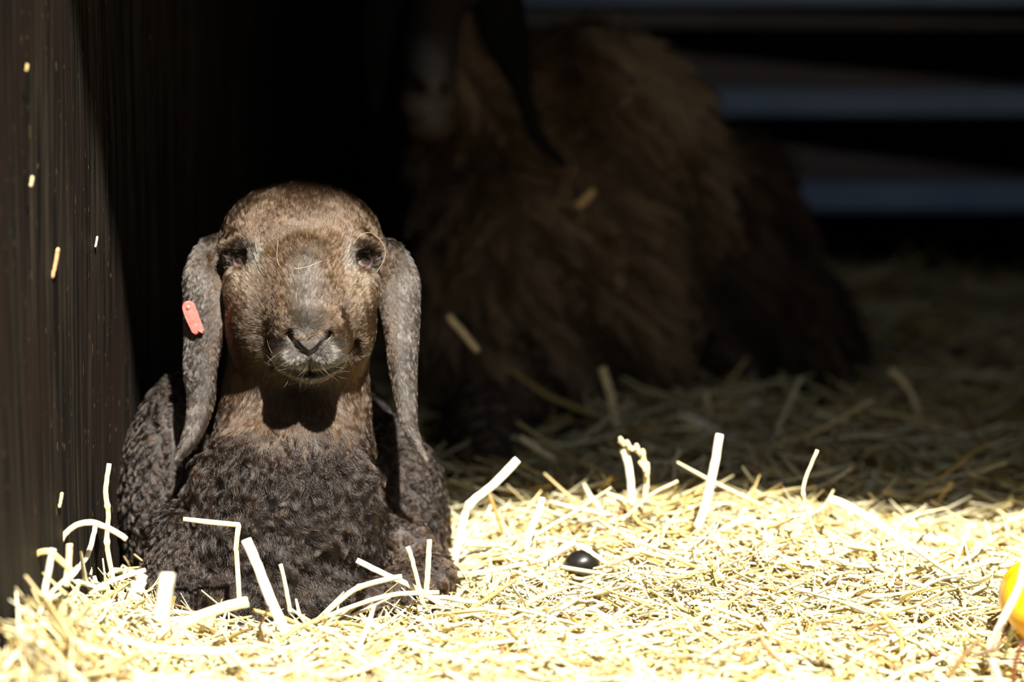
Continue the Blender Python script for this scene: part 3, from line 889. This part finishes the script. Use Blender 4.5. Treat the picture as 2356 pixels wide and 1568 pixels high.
def scatter(n, xr, yr, lr, wr, seed, tilt=0.25, lay=0.03, K=5, bend=0.25, dip=0.0, colmul=1.0):
    r = np.random.default_rng(seed)
    Y = r.uniform(*yr, n); hw_ = 0.190 * Y
    X = r.uniform(-1, 1, n) * hw_ if xr is None else r.uniform(*xr, n)
    L = np.exp(r.uniform(math.log(lr[0]), math.log(lr[1]), n))
    az = r.uniform(0, 2 * math.pi, n)
    el = r.normal(0, tilt, n)
    t = np.linspace(-0.5, 0.5, K)
    kink = r.normal(0, bend, n)
    s = t[None, :] * L[:, None]
    a = az[:, None] + kink[:, None] * t[None, :] * 2
    x = X[:, None] + s * np.cos(a); y = Y[:, None] + s * np.sin(a)
    z = ground(x, y) * 0.6 + ground(X, Y)[:, None] * 0.4 + (r.random(n) ** 1.3 * lay - dip)[:, None] + s * np.sin(el)[:, None] + (r.normal(0, 0.12, n) * L)[:, None] * (t[None, :] ** 2) * 2
    pts = np.stack((x, y, z), -1)
    pts += r.normal(0, 0.0009, pts.shape)
    # keep out of the animals, the wall and the dark hollow
    flatp = pts.reshape(-1, 3)
    ok = (LAMB.value(LAMB.units(flatp)) > 4).reshape(n, K).all(1)
    ok &= (EWE.value(EWE.units(flatp)) > -12).reshape(n, K).all(1)
    ok &= (x > wall_x(y) + 0.006).all(1) & (x < 0.65).all(1)
    hol = P(1335, 1292, 2.84)
    ok &= ~((np.abs(x - hol[0] - 0.001) < 0.0085) & (y < hol[1] + 0.014) & (y > hol[1] - 0.075) & (z > hol[2] - 0.008 - 0.18 * (hol[1] - y))).any(1)
    pts = pts[ok]; m = len(pts)
    wid = r.uniform(wr[0], wr[1], m); fl = r.uniform(0.3, 0.9, m)
    V, Q, si = tubes(pts, wid, fl, seed + 1)
    c = STRAW_COL[r.integers(0, len(STRAW_COL), m)] * r.uniform(0.62, 1.28, (m, 1)) * colmul
    brown = r.random(m) < 0.035
    c[brown] = np.array((0.30, 0.17, 0.07)) * r.uniform(0.6, 1.2, (brown.sum(), 1))
    return V, Q, c[si]

parts = []
parts.append(scatter(15500, None, (2.16, 3.12), (0.02, 0.10), (0.0008, 0.0023), 101, 0.26, 0.034))
parts.append(scatter(15500, None, (2.16, 3.12), (0.015, 0.07), (0.00035, 0.0009), 102, 0.34, 0.034))
parts.append(scatter(420, None, (2.55, 3.12), (0.03, 0.075), (0.0007, 0.0018), 107, 0.75, 0.030))
parts.append(scatter(3600, None, (2.16, 3.10), (0.06, 0.17), (0.0011, 0.0026), 103, 0.14, 0.030, K=7))
parts.append(scatter(5200, (-0.35, 0.65), (3.05, 4.5), (0.04, 0.16), (0.0010, 0.0026), 104, 0.25, 0.035))
parts.append(scatter(3500, (-0.2, 0.65), (3.05, 4.5), (0.02, 0.09), (0.0006, 0.0014), 105, 0.35, 0.035))
parts.append(scatter(330, (-0.345, -0.27), (2.45, 2.85), (0.03, 0.09), (0.0008, 0.0022), 106, 0.9, 0.020))
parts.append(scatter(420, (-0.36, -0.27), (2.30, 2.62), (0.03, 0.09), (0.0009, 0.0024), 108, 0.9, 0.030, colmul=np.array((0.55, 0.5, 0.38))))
# compressed litter under the loose straws
gx = np.linspace(-0.60, 0.65, 126); gy = np.linspace(1.2, 4.6, 260)
XX, YY = np.meshgrid(gx, gy, indexing='ij')
ZZ = ground(XX, YY) - 0.004 + 0.004 * fbm(np.stack((XX * 160, YY * 160, 0 * XX), -1).reshape(-1, 3), 9, 2).reshape(XX.shape)
XX = np.maximum(XX, wall_x(YY) + 0.006)
Vb = np.stack((XX, YY, ZZ), -1).reshape(-1, 3)
ii = np.arange(len(Vb)).reshape(XX.shape)
Qb = np.stack((ii[:-1, :-1], ii[1:, :-1], ii[1:, 1:], ii[:-1, 1:]), -1).reshape(-1, 4)
cb = np.tile(np.array((0.13, 0.085, 0.028)), (len(Vb), 1)) * (1 + 0.4 * fbm(Vb * 60, 12, 2))[:, None]  # litter coloured dark to give shadow gaps between the straws
parts.append((Vb, Qb, cb))
off = 0; VV, QQ, CC = [], [], []
for v, q, c in parts:
    VV.append(v); QQ.append(q + off); CC.append(c); off += len(v)
M_straw = tint_mat('straw', 0.5, 0.35, 0.12)
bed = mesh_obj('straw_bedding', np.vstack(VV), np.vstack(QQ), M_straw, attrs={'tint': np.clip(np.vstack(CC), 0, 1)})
tag(bed, 'deep bed of loose pale straw covering the stall floor', 'straw', kind='stuff')

# ------------------------------------------------------------------ stalks that stand out one by one
PALE, CREAM, GOLD, GREEN, ORANGE, BROWN = (0.74, 0.69, 0.52), (0.70, 0.58, 0.33), (0.60, 0.44, 0.17), (0.58, 0.58, 0.32), (0.46, 0.22, 0.06), (0.16, 0.10, 0.05)
def smooth_path(pts, m=6):
    A = np.array(pts, float); out = []
    for i in range(len(A) - 1):
        p0, p1, p2, p3 = A[max(i - 1, 0)], A[i], A[i + 1], A[min(i + 2, len(A) - 1)]
        for u in np.linspace(0, 1, m, endpoint=False):
            out.append(0.5 * (2 * p1 + (p2 - p0) * u + (2 * p0 - 5 * p1 + 4 * p2 - p3) * u * u + (3 * p1 - p0 - 3 * p2 + p3) * u ** 3))
    out.append(A[-1])
    return np.array(out)

def stalk_mesh(name, path, wid_px, Y, col, flat=0.6, sharp=False, nodes=(), taper=0.9, parent=None, seed=1):
    """path: photo pixels with their own depth each; widths in photo pixels turned into metres at that depth"""
    pts = [P(p[0], p[1], p[2] if len(p) > 2 else Y) for p in path]
    if sharp:
        q = []
        for i, a in enumerate(pts[:-1]):
            b = pts[i + 1]
            for u in ((0.0, 0.04, 0.5, 0.96) if i else (0.0, 0.5, 0.96)): q.append(a + (b - a) * u)
        q.append(pts[-1]); pts = np.array(q)
    else:
        pts = smooth_path(pts)
    K = len(pts)
    s = (Y / math.cos(PITCH)) / F
    wd = wid_px * 0.5 * s * np.ones(K)
    for n in nodes:
        i = int(n * (K - 1)); wd[i] *= 1.35
    pr = np.ones(K); pr[-1] = taper; pr[0] = taper
    wd *= pr
    rs = np.random.default_rng(1000 + seed)
    wd = wd * (1 + 0.04 * np.sin(np.arange(K) * rs.uniform(0.3, 0.7) + rs.random() * 6) + rs.normal(0, 0.012, K))
    pts = pts + rs.normal(0, 0.00012, pts.shape) * (K > 3)
    T = np.gradient(pts, axis=0); T /= np.linalg.norm(T, axis=1, keepdims=True)
    view = nrmz(pts - CAM)
    A = nrmz(np.cross(T, view + 1e-4)); B = np.cross(T, A)
    sd = 14
    ang = np.linspace(0, 2 * math.pi, sd, endpoint=False)
    V = pts[:, None, :] + wd[:, None, None] * (np.cos(ang)[None, :, None] * A[:, None, :] + flat * np.sin(ang)[None, :, None] * B[:, None, :])
    V = V.reshape(-1, 3)
    Fc = [(k * sd + j, k * sd + (j + 1) % sd, (k + 1) * sd + (j + 1) % sd, (k + 1) * sd + j) for k in range(K - 1) for j in range(sd)]
    Fc += [tuple(range(sd - 1, -1, -1)), tuple((K - 1) * sd + j for j in range(sd))]
    t = np.repeat(np.linspace(0, 1, K), sd)
    c = np.tile(np.array(col), (len(V), 1)) * (0.92 + 0.10 * np.sin(t * 23 + seed) + 0.16 * np.sin(np.tile(ang, K) * 3 + seed))[:, None]
    for n in nodes:
        c[np.abs(t - n) < 0.6 / K] *= 0.6
    o = mesh_obj(name, V, Fc, M_straw, parent, attrs={'tint': np.clip(c, 0, 1)}, origin=None if parent else tuple(pts[-1]))
    return o

STALKS = [
 # label, path (px, py[, Y]) top -> foot, width px, Y, colour, kwargs
 ('tall thin pale straw standing upright against the dark plank wall, left of the lamb', [(251, 1066), (243, 1130), (249, 1180), (246, 1245), (254, 1300), (265, 1350)], 12, 2.76, CREAM, dict(nodes=(0.35, 0.62))),
 ('straw snapped into a right angle in front of the lamb, its top lying level', [(421, 1194), (549, 1207), (543, 1262), (551, 1385)], 12, 2.71, CREAM, dict(sharp=True)),
 ('thick white split straw leaning left before the lamb chest', [(566, 1240), (592, 1300), (625, 1385), (662, 1462)], 24, 2.62, PALE, dict(flat=0.35)),
 ('short thick out of focus pale stub standing in front of the lamb folded leg', [(386, 1318, 2.45), (378, 1370, 2.45), (371, 1430, 2.45)], 34, 2.45, PALE, dict(flat=0.4)),
 ('kinked white straw rising right of the lamb, its tip pointing up right', [(1192, 1056), (1140, 1110), (1080, 1162), (1060, 1225), (1038, 1320)], 20, 2.86, PALE, dict(nodes=(0.52,), flat=0.45)),
 ('thin orange brown stem behind the kinked white straw', [(1124, 1133), (1138, 1170), (1150, 1205), (1158, 1230)], 8, 2.93, ORANGE, {}),
 ('short white straw with a split tip, standing just right of the kinked one', [(1247, 1143), (1240, 1178), (1222, 1215), (1210, 1265)], 16, 2.88, PALE, dict(nodes=(0.35,))),
 ('tallest thick upright straw on the crest of the sunlit mound', [(1656, 998), (1640, 1085), (1614, 1190), (1575, 1260)], 20, 2.90, PALE, dict(flat=0.5)),
 ('slender straw bending twice, standing right of the tallest upright straw', [(1881, 1034), (1850, 1112), (1853, 1158), (1878, 1235), (1905, 1325)], 9, 2.84, CREAM, dict(nodes=(0.4,))),
 ('broad twisted straw blade arching down right with a frayed upper end', [(1906, 1146), (1955, 1165), (2030, 1212), (2100, 1262), (2150, 1300)], 19, 2.88, PALE, dict(flat=0.3)),
 ('flat white straw lying level behind the broad twisted blade', [(2072, 1228), (2140, 1237), (2212, 1252)], 17, 2.97, PALE, {}),
 ('arched straw looping high over the left corner beside the wall', [(292, 1240), (250, 1215), (203, 1201), (160, 1218), (132, 1260), (105, 1340)], 14, 2.66, CREAM, {}),
 ('smaller looped straw in the left corner, below the high arch', [(166, 1314), (135, 1285), (108, 1268), (76, 1280), (58, 1320), (62, 1375)], 15, 2.58, GOLD, {}),
 ('tan straw blade leaning on the wall at the far left', [(48, 1228), (47, 1280), (35, 1330), (4, 1405)], 13, 2.53, CREAM, dict(flat=0.3)),
 ('thin white straw standing under the high arch, tip slanting right', [(220, 1208), (208, 1260), (186, 1300), (150, 1345)], 12, 2.68, PALE, {}),
 ('split stubby straw upright in the left corner', [(160, 1250), (158, 1290), (152, 1350)], 16, 2.60, CREAM, dict(flat=0.4)),
 ('white straw stub leaning in the left corner, behind the small loop', [(122, 1262), (112, 1310), (100, 1380)], 17, 2.58, PALE, {}),
 ('straight white straw slanting up right before the lamb folded leg', [(335, 1310), (280, 1328), (222, 1350)], 11, 2.66, PALE, {}),
 ('greenish thin straw upright before the lamb belly', [(645, 1296), (657, 1345), (668, 1410)], 10, 2.69, GREEN, {}),
 ('long white straw lying across the foreground, lower left', [(258, 1462), (340, 1487), (430, 1497), (520, 1497)], 16, 2.50, PALE, {}),
 ('thick broken straw slanting up right across the foreground', [(572, 1383), (500, 1402), (420, 1435), (330, 1478)], 26, 2.60, CREAM, dict(flat=0.4)),
 ('pale green straw pointing at the lamb right leg from the mound', [(820, 1288), (880, 1318), (950, 1350), (1020, 1392)], 14, 2.72, PALE, {}),
 ('jointed greenish straw slanting up right under the lamb chest', [(925, 1325), (850, 1342), (805, 1362), (745, 1415)], 13, 2.70, GREEN, dict(nodes=(0.5,))),
 ('long cream straw curving level under the lamb right leg', [(1010, 1362), (900, 1368), (800, 1398), (700, 1440)], 11, 2.68, CREAM, {}),
 ('short cream straw upright before the lamb right leg', [(938, 1257), (952, 1300), (976, 1400)], 11, 2.71, CREAM, {}),
 ('pair of blurred short straw tips beside the lamb right leg', [(988, 1240), (985, 1300), (980, 1385)], 13, 2.74, CREAM, {}),
 ('very fine upright hay stem among the straw at right', [(2084, 1262), (2080, 1320), (2077, 1390)], 5, 2.72, PALE, {}),
 ('white straw slanting across the yellow fruit at the right edge', [(2362, 1262), (2345, 1345), (2310, 1420), (2275, 1500)], 18, 2.52, PALE, {}),
 ('straw stub pointing up right beside the tallest upright straw', [(1715, 1170), (1690, 1205), (1655, 1250)], 13, 2.93, CREAM, {}),
 ('white straw lying level with a bright cut end, right of the tallest upright straw', [(1738, 1192), (1690, 1203), (1640, 1235)], 14, 2.91, PALE, {}),
 ('orange brown blade lying in the straw near the right edge', [(2240, 1243), (2200, 1275), (2140, 1292)], 15, 2.86, ORANGE, dict(flat=0.3)),
 ('upright straw tip poking up at the back edge of the sunlit straw, far right', [(2265, 1202), (2272, 1225), (2280, 1260)], 13, 2.95, CREAM, {}),
 ('long thin straw slanting up right at the back edge of the sunlit straw, far right', [(2360, 1185), (2310, 1205), (2270, 1240)], 10, 3.0, CREAM, {}),
 ('wide pale straw lying aslant in the shaded straw before the ewe', [(1562, 952), (1640, 990), (1700, 1025), (1775, 1065)], 24, 3.32, PALE, dict(flat=0.35)),
 ('short broad straw crossing up right in the shaded straw before the ewe', [(1745, 925), (1700, 950), (1660, 975)], 30, 3.42, PALE, dict(flat=0.35)),
 ('long arched straw hooping over the shaded straw at right', [(2045, 850), (2080, 880), (2108, 935), (2125, 1020), (2135, 1120)], 17, 3.40, CREAM, {}),
 ('small dark gold straw slanting out of the shaded straw, right', [(2190, 1105), (2150, 1165), (2112, 1222)], 12, 3.06, GOLD, {}),
 ('wide golden blade in the shade just behind the sunlit straw at right', [(2242, 1165), (2200, 1190), (2150, 1232)], 18, 3.05, GOLD, dict(flat=0.3)),
 ('straw tip pointing up left in the shade before the ewe', [(1622, 905), (1632, 945), (1650, 985)], 15, 3.38, CREAM, {}),
 ('blurred grey straw lying against the ewe belly wool', [(1385, 845), (1405, 910), (1420, 985)], 20, 3.32, CREAM, dict(flat=0.4)),
 ('blurred straw clinging to the ewe chest wool right of the lamb', [(1030, 725), (1065, 765), (1100, 808)], 16, 3.24, CREAM, dict(flat=0.4)),
 ('blurred straw leaning in the dark right of the lamb ear tip', [(1195, 1005), (1240, 1035), (1280, 1060)], 17, 3.18, CREAM, {}),
 ('thin curved hay stem with a raised tip on the crest of the mound', [(1560, 1106), (1520, 1125), (1480, 1150), (1440, 1190)], 7, 2.92, CREAM, {}),
 ('pale straw lying before the ewe hind leg, up in the dark', [(1700, 812), (1685, 850), (1660, 890)], 20, 3.62, CREAM, dict(flat=0.4)),
 ('pinkish brown straw lying right of the black lump', [(1470, 1268), (1430, 1285), (1395, 1300)], 14, 2.80, (0.5, 0.32, 0.2), {}),
 ('white straw crossing above the black lump', [(1325, 1252), (1360, 1270), (1395, 1295)], 11, 2.78, PALE, {}),
 ('white straw slanting up right, left of the black lump', [(1325, 1245), (1290, 1265), (1240, 1290)], 15, 2.79, PALE, {}),
]
for k, (lab, path, wpx, Y, col, kw) in enumerate(STALKS):
    o = stalk_mesh('straw_stalk', path, wpx, Y, col, seed=k, **kw)
    tag(o, lab, 'straw', 'single straws standing out of the bedding')

# grass ear bent over a stalk on the mound
st = stalk_mesh('grass_stalk', [(1433, 1030), (1447, 1075), (1455, 1165)], 18, 2.93, PALE)
tag(st, 'pale grass stalk with a drooping seed head on the crest of the mound', 'grass stalk')
seedhead = [(1424, 1012), (1445, 1028), (1470, 1038), (1482, 1062), (1487, 1100), (1484, 1150)]
so = stalk_mesh('seed_head', seedhead, 12, 2.93, CREAM, parent=st)
for i, (a, b, c, d) in enumerate([(1424, 1005, 1436, 1022), (1440, 1012, 1450, 1034), (1462, 1020, 1470, 1042), (1478, 1032, 1480, 1060), (1470, 1060, 1486, 1085), (1489, 1062, 1488, 1098)]):
    stalk_mesh('spikelet', [(a, b), ((a + c) / 2 + 2, (b + d) / 2), (c, d)], 9, 2.925, CREAM, taper=0.3, parent=st)
# feathery husk in front of the lamb
hs = stalk_mesh('chaff_husk', [(330, 1320), (322, 1340), (312, 1362), (318, 1382)], 22, 2.64, PALE, taper=0.3, flat=0.4)
tag(hs, 'ragged white chaff husk standing before the lamb folded leg', 'husk')
for a, b, c, d in ((305, 1335, 316, 1362), (334, 1336, 322, 1364), (300, 1352, 314, 1376)):
    stalk_mesh('bract', [(a, b), ((a + c) / 2 - 2, (b + d) / 2), (c, d)], 11, 2.638, PALE, taper=0.2, flat=0.3, parent=hs)
# hay fibres caught on the lamb's face
S_ = LAMB
def fibre(label, pts, wpx=0.7):
    U_ = np.array([S_.c(p[0], p[1], min(p[2], S_.surf_w(p[0], p[1]) - 9) if p[2] < 900 else p[2]) for p in pts]); W_ = S_.world(U_)
    W_ = smooth_path(W_, 8)
    V, Q, si = tubes(W_[None], np.array([wpx * 0.5 * S_.s]), np.array([1.0]), 5, sides=6)
    o = mesh_obj('hay_fibre', V, Q, M_straw, attrs={'tint': np.tile(np.array((0.42, 0.34, 0.20)), (len(V), 1))}, origin=tuple(W_[0]))
    tag(o, label, 'fibre')
fibre('fine pale hay fibre looping round the lamb eye at right', [(812, 562, -35), (830, 540, -40), (855, 536, -25), (877, 555, -5), (887, 580, 5), (880, 605, 5), (865, 628, 0), (857, 650, -5)])
fibre('fine pale hay fibre lying across the lamb nose bridge', [(676, 618, -108), (700, 615, -115), (725, 606, -112), (740, 600, -105)])
fibre('fine pale hay fibre hanging upright on the lamb forehead', [(640, 552, -92), (637, 580, -98), (638, 598, -98), (642, 610, -100)])

# ------------------------------------------------------------------ a straw bit caught in the ewe's wool
eb = []
for q in ((1366, 436), (1350, 455), (1328, 474)):
    wq = EWE.surf_w(*q, 0.0)
    eb.append(EWE.world(np.array([EWE.c(q[0], q[1], wq - 45)]))[0])
eb = smooth_path(eb)
Ve, Qe, _ = tubes(eb[None], np.array([0.0034]), np.array([0.4]), 8, sides=8)
ao = mesh_obj('straw_bit', Ve, Qe, M_straw, attrs={'tint': np.tile(np.array((0.55, 0.38, 0.18)), (len(Ve), 1))}, origin=tuple(eb[0]))
tag(ao, 'small tan straw bit caught in the wool of the ewe flank', 'straw')

# ------ small lumps in the straw
def blob(name, centre, r, mat, label, cat, ribs=0, seed=3, rough=0.04, rot=0.0, squash=None):
    nu, nv = 64, 36
    V, Fc = [], []
    for i in range(nv + 1):
        th = math.pi * i / nv
        for j in range(nu):
            ph = 2 * math.pi * j / nu
            k = 1 + (0.045 * math.cos(ribs * ph) * math.sin(th) if ribs else 0)
            V.append((k * math.sin(th) * math.cos(ph), k * math.sin(th) * math.sin(ph), math.cos(th) * (1 - 0.12 * math.exp(-(math.sin(th) / 0.3) ** 2) if ribs else 1)))
    V = np.array(V); V *= (1 + rough * fbm(V * 2.2, seed, 2))[:, None]
    V *= np.array(r)
    cr, sr = math.cos(rot), math.sin(rot)
    V = np.stack((V[:, 0] * cr + V[:, 2] * sr, V[:, 1], -V[:, 0] * sr + V[:, 2] * cr), 1)
    for i in range(nv):
        for j in range(nu):
            Fc.append((i * nu + j, (i + 1) * nu + j, (i + 1) * nu + (j + 1) % nu, i * nu + (j + 1) % nu))
    o = mesh_obj(name, V + np.array(centre), Fc, mat, origin=tuple(centre))
    return tag(o, label, cat)

M_yel = plain('yellow_rind', (0.72, 0.36, 0.006), 0.28, 0.5, (0.78, 0.42, 0.01), 25)
fr = blob('yellow_fruit', P(2394, 1386, 2.62), (0.0315, 0.0315, 0.0280), M_yel, 'glossy yellow rounded fruit on the straw, cut off by the right edge', 'fruit', ribs=7, rot=0.9)
M_blk = plain('black_glossy', (0.003, 0.003, 0.003), 0.38, 0.4, (0.008, 0.006, 0.005), 200)
blob('black_lump', P(1338, 1295, 2.845), (0.0130, 0.012, 0.0100), M_blk, 'small glossy black lump in a hollow of the sunlit straw', 'lump', rough=0.10, rot=-0.2)
M_brn = plain('brown_pod', (0.20, 0.09, 0.02), 0.5, 0.3, (0.28, 0.14, 0.04), 200)
blob('seed_pod', P(1716, 1513, 2.53), (0.0042, 0.004, 0.0045), M_brn, 'small round brown pod lying in the foreground straw', 'pod', rough=0.12)

# dark dead stems under the fruit
for k, (lab, path, wpx, Y, col) in enumerate([
    ('brown dead stem slanting up right below the yellow fruit', [(2255, 1470), (2220, 1505), (2180, 1560)], 14, 2.47, (0.24, 0.15, 0.06)),
    ('dark thin stem rising to the yellow fruit', [(2312, 1432), (2290, 1465), (2278, 1500)], 7, 2.46, BROWN),
    ('dark stem lying level low in the right corner', [(2300, 1490), (2262, 1500), (2235, 1512)], 11, 2.46, BROWN),
    ('dark green stem upright under the yellow fruit', [(2332, 1440), (2318, 1480), (2310, 1520)], 10, 2.46, (0.12, 0.10, 0.03)),
    ('grey straw upright in the bottom right corner', [(2280, 1515), (2292, 1545), (2310, 1590)], 14, 2.41, (0.6, 0.55, 0.45)),
    ('reddish stem slanting in the bottom right corner', [(2352, 1475), (2335, 1530), (2330, 1590)], 13, 2.42, (0.14, 0.05, 0.02))]):
    tag(stalk_mesh('dead_stem', path, wpx, Y, col, seed=k), lab, 'stem', 'dark stems round the yellow fruit')

# straw chips stuck to the plank wall
for lab, px, py, Lp, wp, col in [('long feathery straw chip stuck on the plank wall', 128, 605, 72, 9, (0.46, 0.30, 0.15)), ('bright straw chip stuck on the wall near its shadow edge', 222, 556, 26, 5, PALE),
                                 ('small yellow straw chip high on the plank wall', 62, 155, 16, 6, GOLD), ('pale straw chip on the wall level with the ear tag', 73, 417, 24, 7, CREAM),
                                 ('splintered straw bit low on the wall above the arched straw', 140, 1150, 36, 7, CREAM)]:
    # the depth at which this sight line meets the wall
    lo_, hi_ = 1.6, 4.4
    for _ in range(40):
        mid = 0.5 * (lo_ + hi_)
        if P(px, py, mid)[0] > wall_x(mid): lo_ = mid
        else: hi_ = mid
    Yw = lo_ - 0.012
    o = stalk_mesh('straw_chip', [(px + Lp * 0.08, py - Lp / 2), (px, py), (px - Lp * 0.12, py + Lp / 2)], wp, Yw, col, taper=0.3)
    tag(o, lab, 'straw chip', 'straw chips on the wall')

# ================================================================== slatted hurdle at the back
M_bar = plain('galvanised_bar', (0.20, 0.31, 0.52), 0.45, 0.4, (0.26, 0.38, 0.60), 12)  # bluish skylight on the bars put into their colour
M_slab = wood('weathered_slab', (0.17, 0.145, 0.14), (0.27, 0.24, 0.23), (2, 26, 26), 0.85, 0.4, spec=0.1)
YH = 4.36
hr = tag(empty('slatted_hurdle', tuple(P(1800, 480, YH))), 'low slatted hurdle of blue grey bars and brown slabs behind the ewe', 'hurdle')
for ya, yb in ((-32, 8), (206, 262), (418, 482)):
    a = P(1200, ya, YH); b = P(1200, yb, YH)
    V, Fc = box_mesh((-0.05, YH - 0.012, b[2]), (0.64, YH + 0.012, a[2]), 0.004)
    mesh_obj('bar', V, Fc, M_bar, hr, smooth=False)
for (xa, ya, yb), (xb, yc, yd) in (((1180, 15, 60), (2440, 50, 62)), ((1250, 96, 212), (2440, 206, 212)), ((1500, 300, 424), (2440, 414, 424))):  # slabs tapered to follow a shadow line; shade put into the shape
    tp = [P(xa, ya, YH + 0.02), P(xb, yc, YH + 0.02), P(xb, yd, YH + 0.02), P(xa, yb, YH + 0.02)]
    V = np.array(tp + [p + np.array((0, 0.02, 0)) for p in tp])
    mesh_obj('slab', V, [(3, 2, 1, 0), (4, 5, 6, 7), (0, 1, 5, 4), (1, 2, 6, 5), (2, 3, 7, 6), (3, 0, 4, 7)], M_slab, hr, smooth=False)
for X in (0.02, 0.58):
    V, Fc = box_mesh((X, YH + 0.042, -0.08), (X + 0.05, YH + 0.09, 0.40), 0.004)
    mesh_obj('post', V, Fc, M_dark, hr, smooth=False)
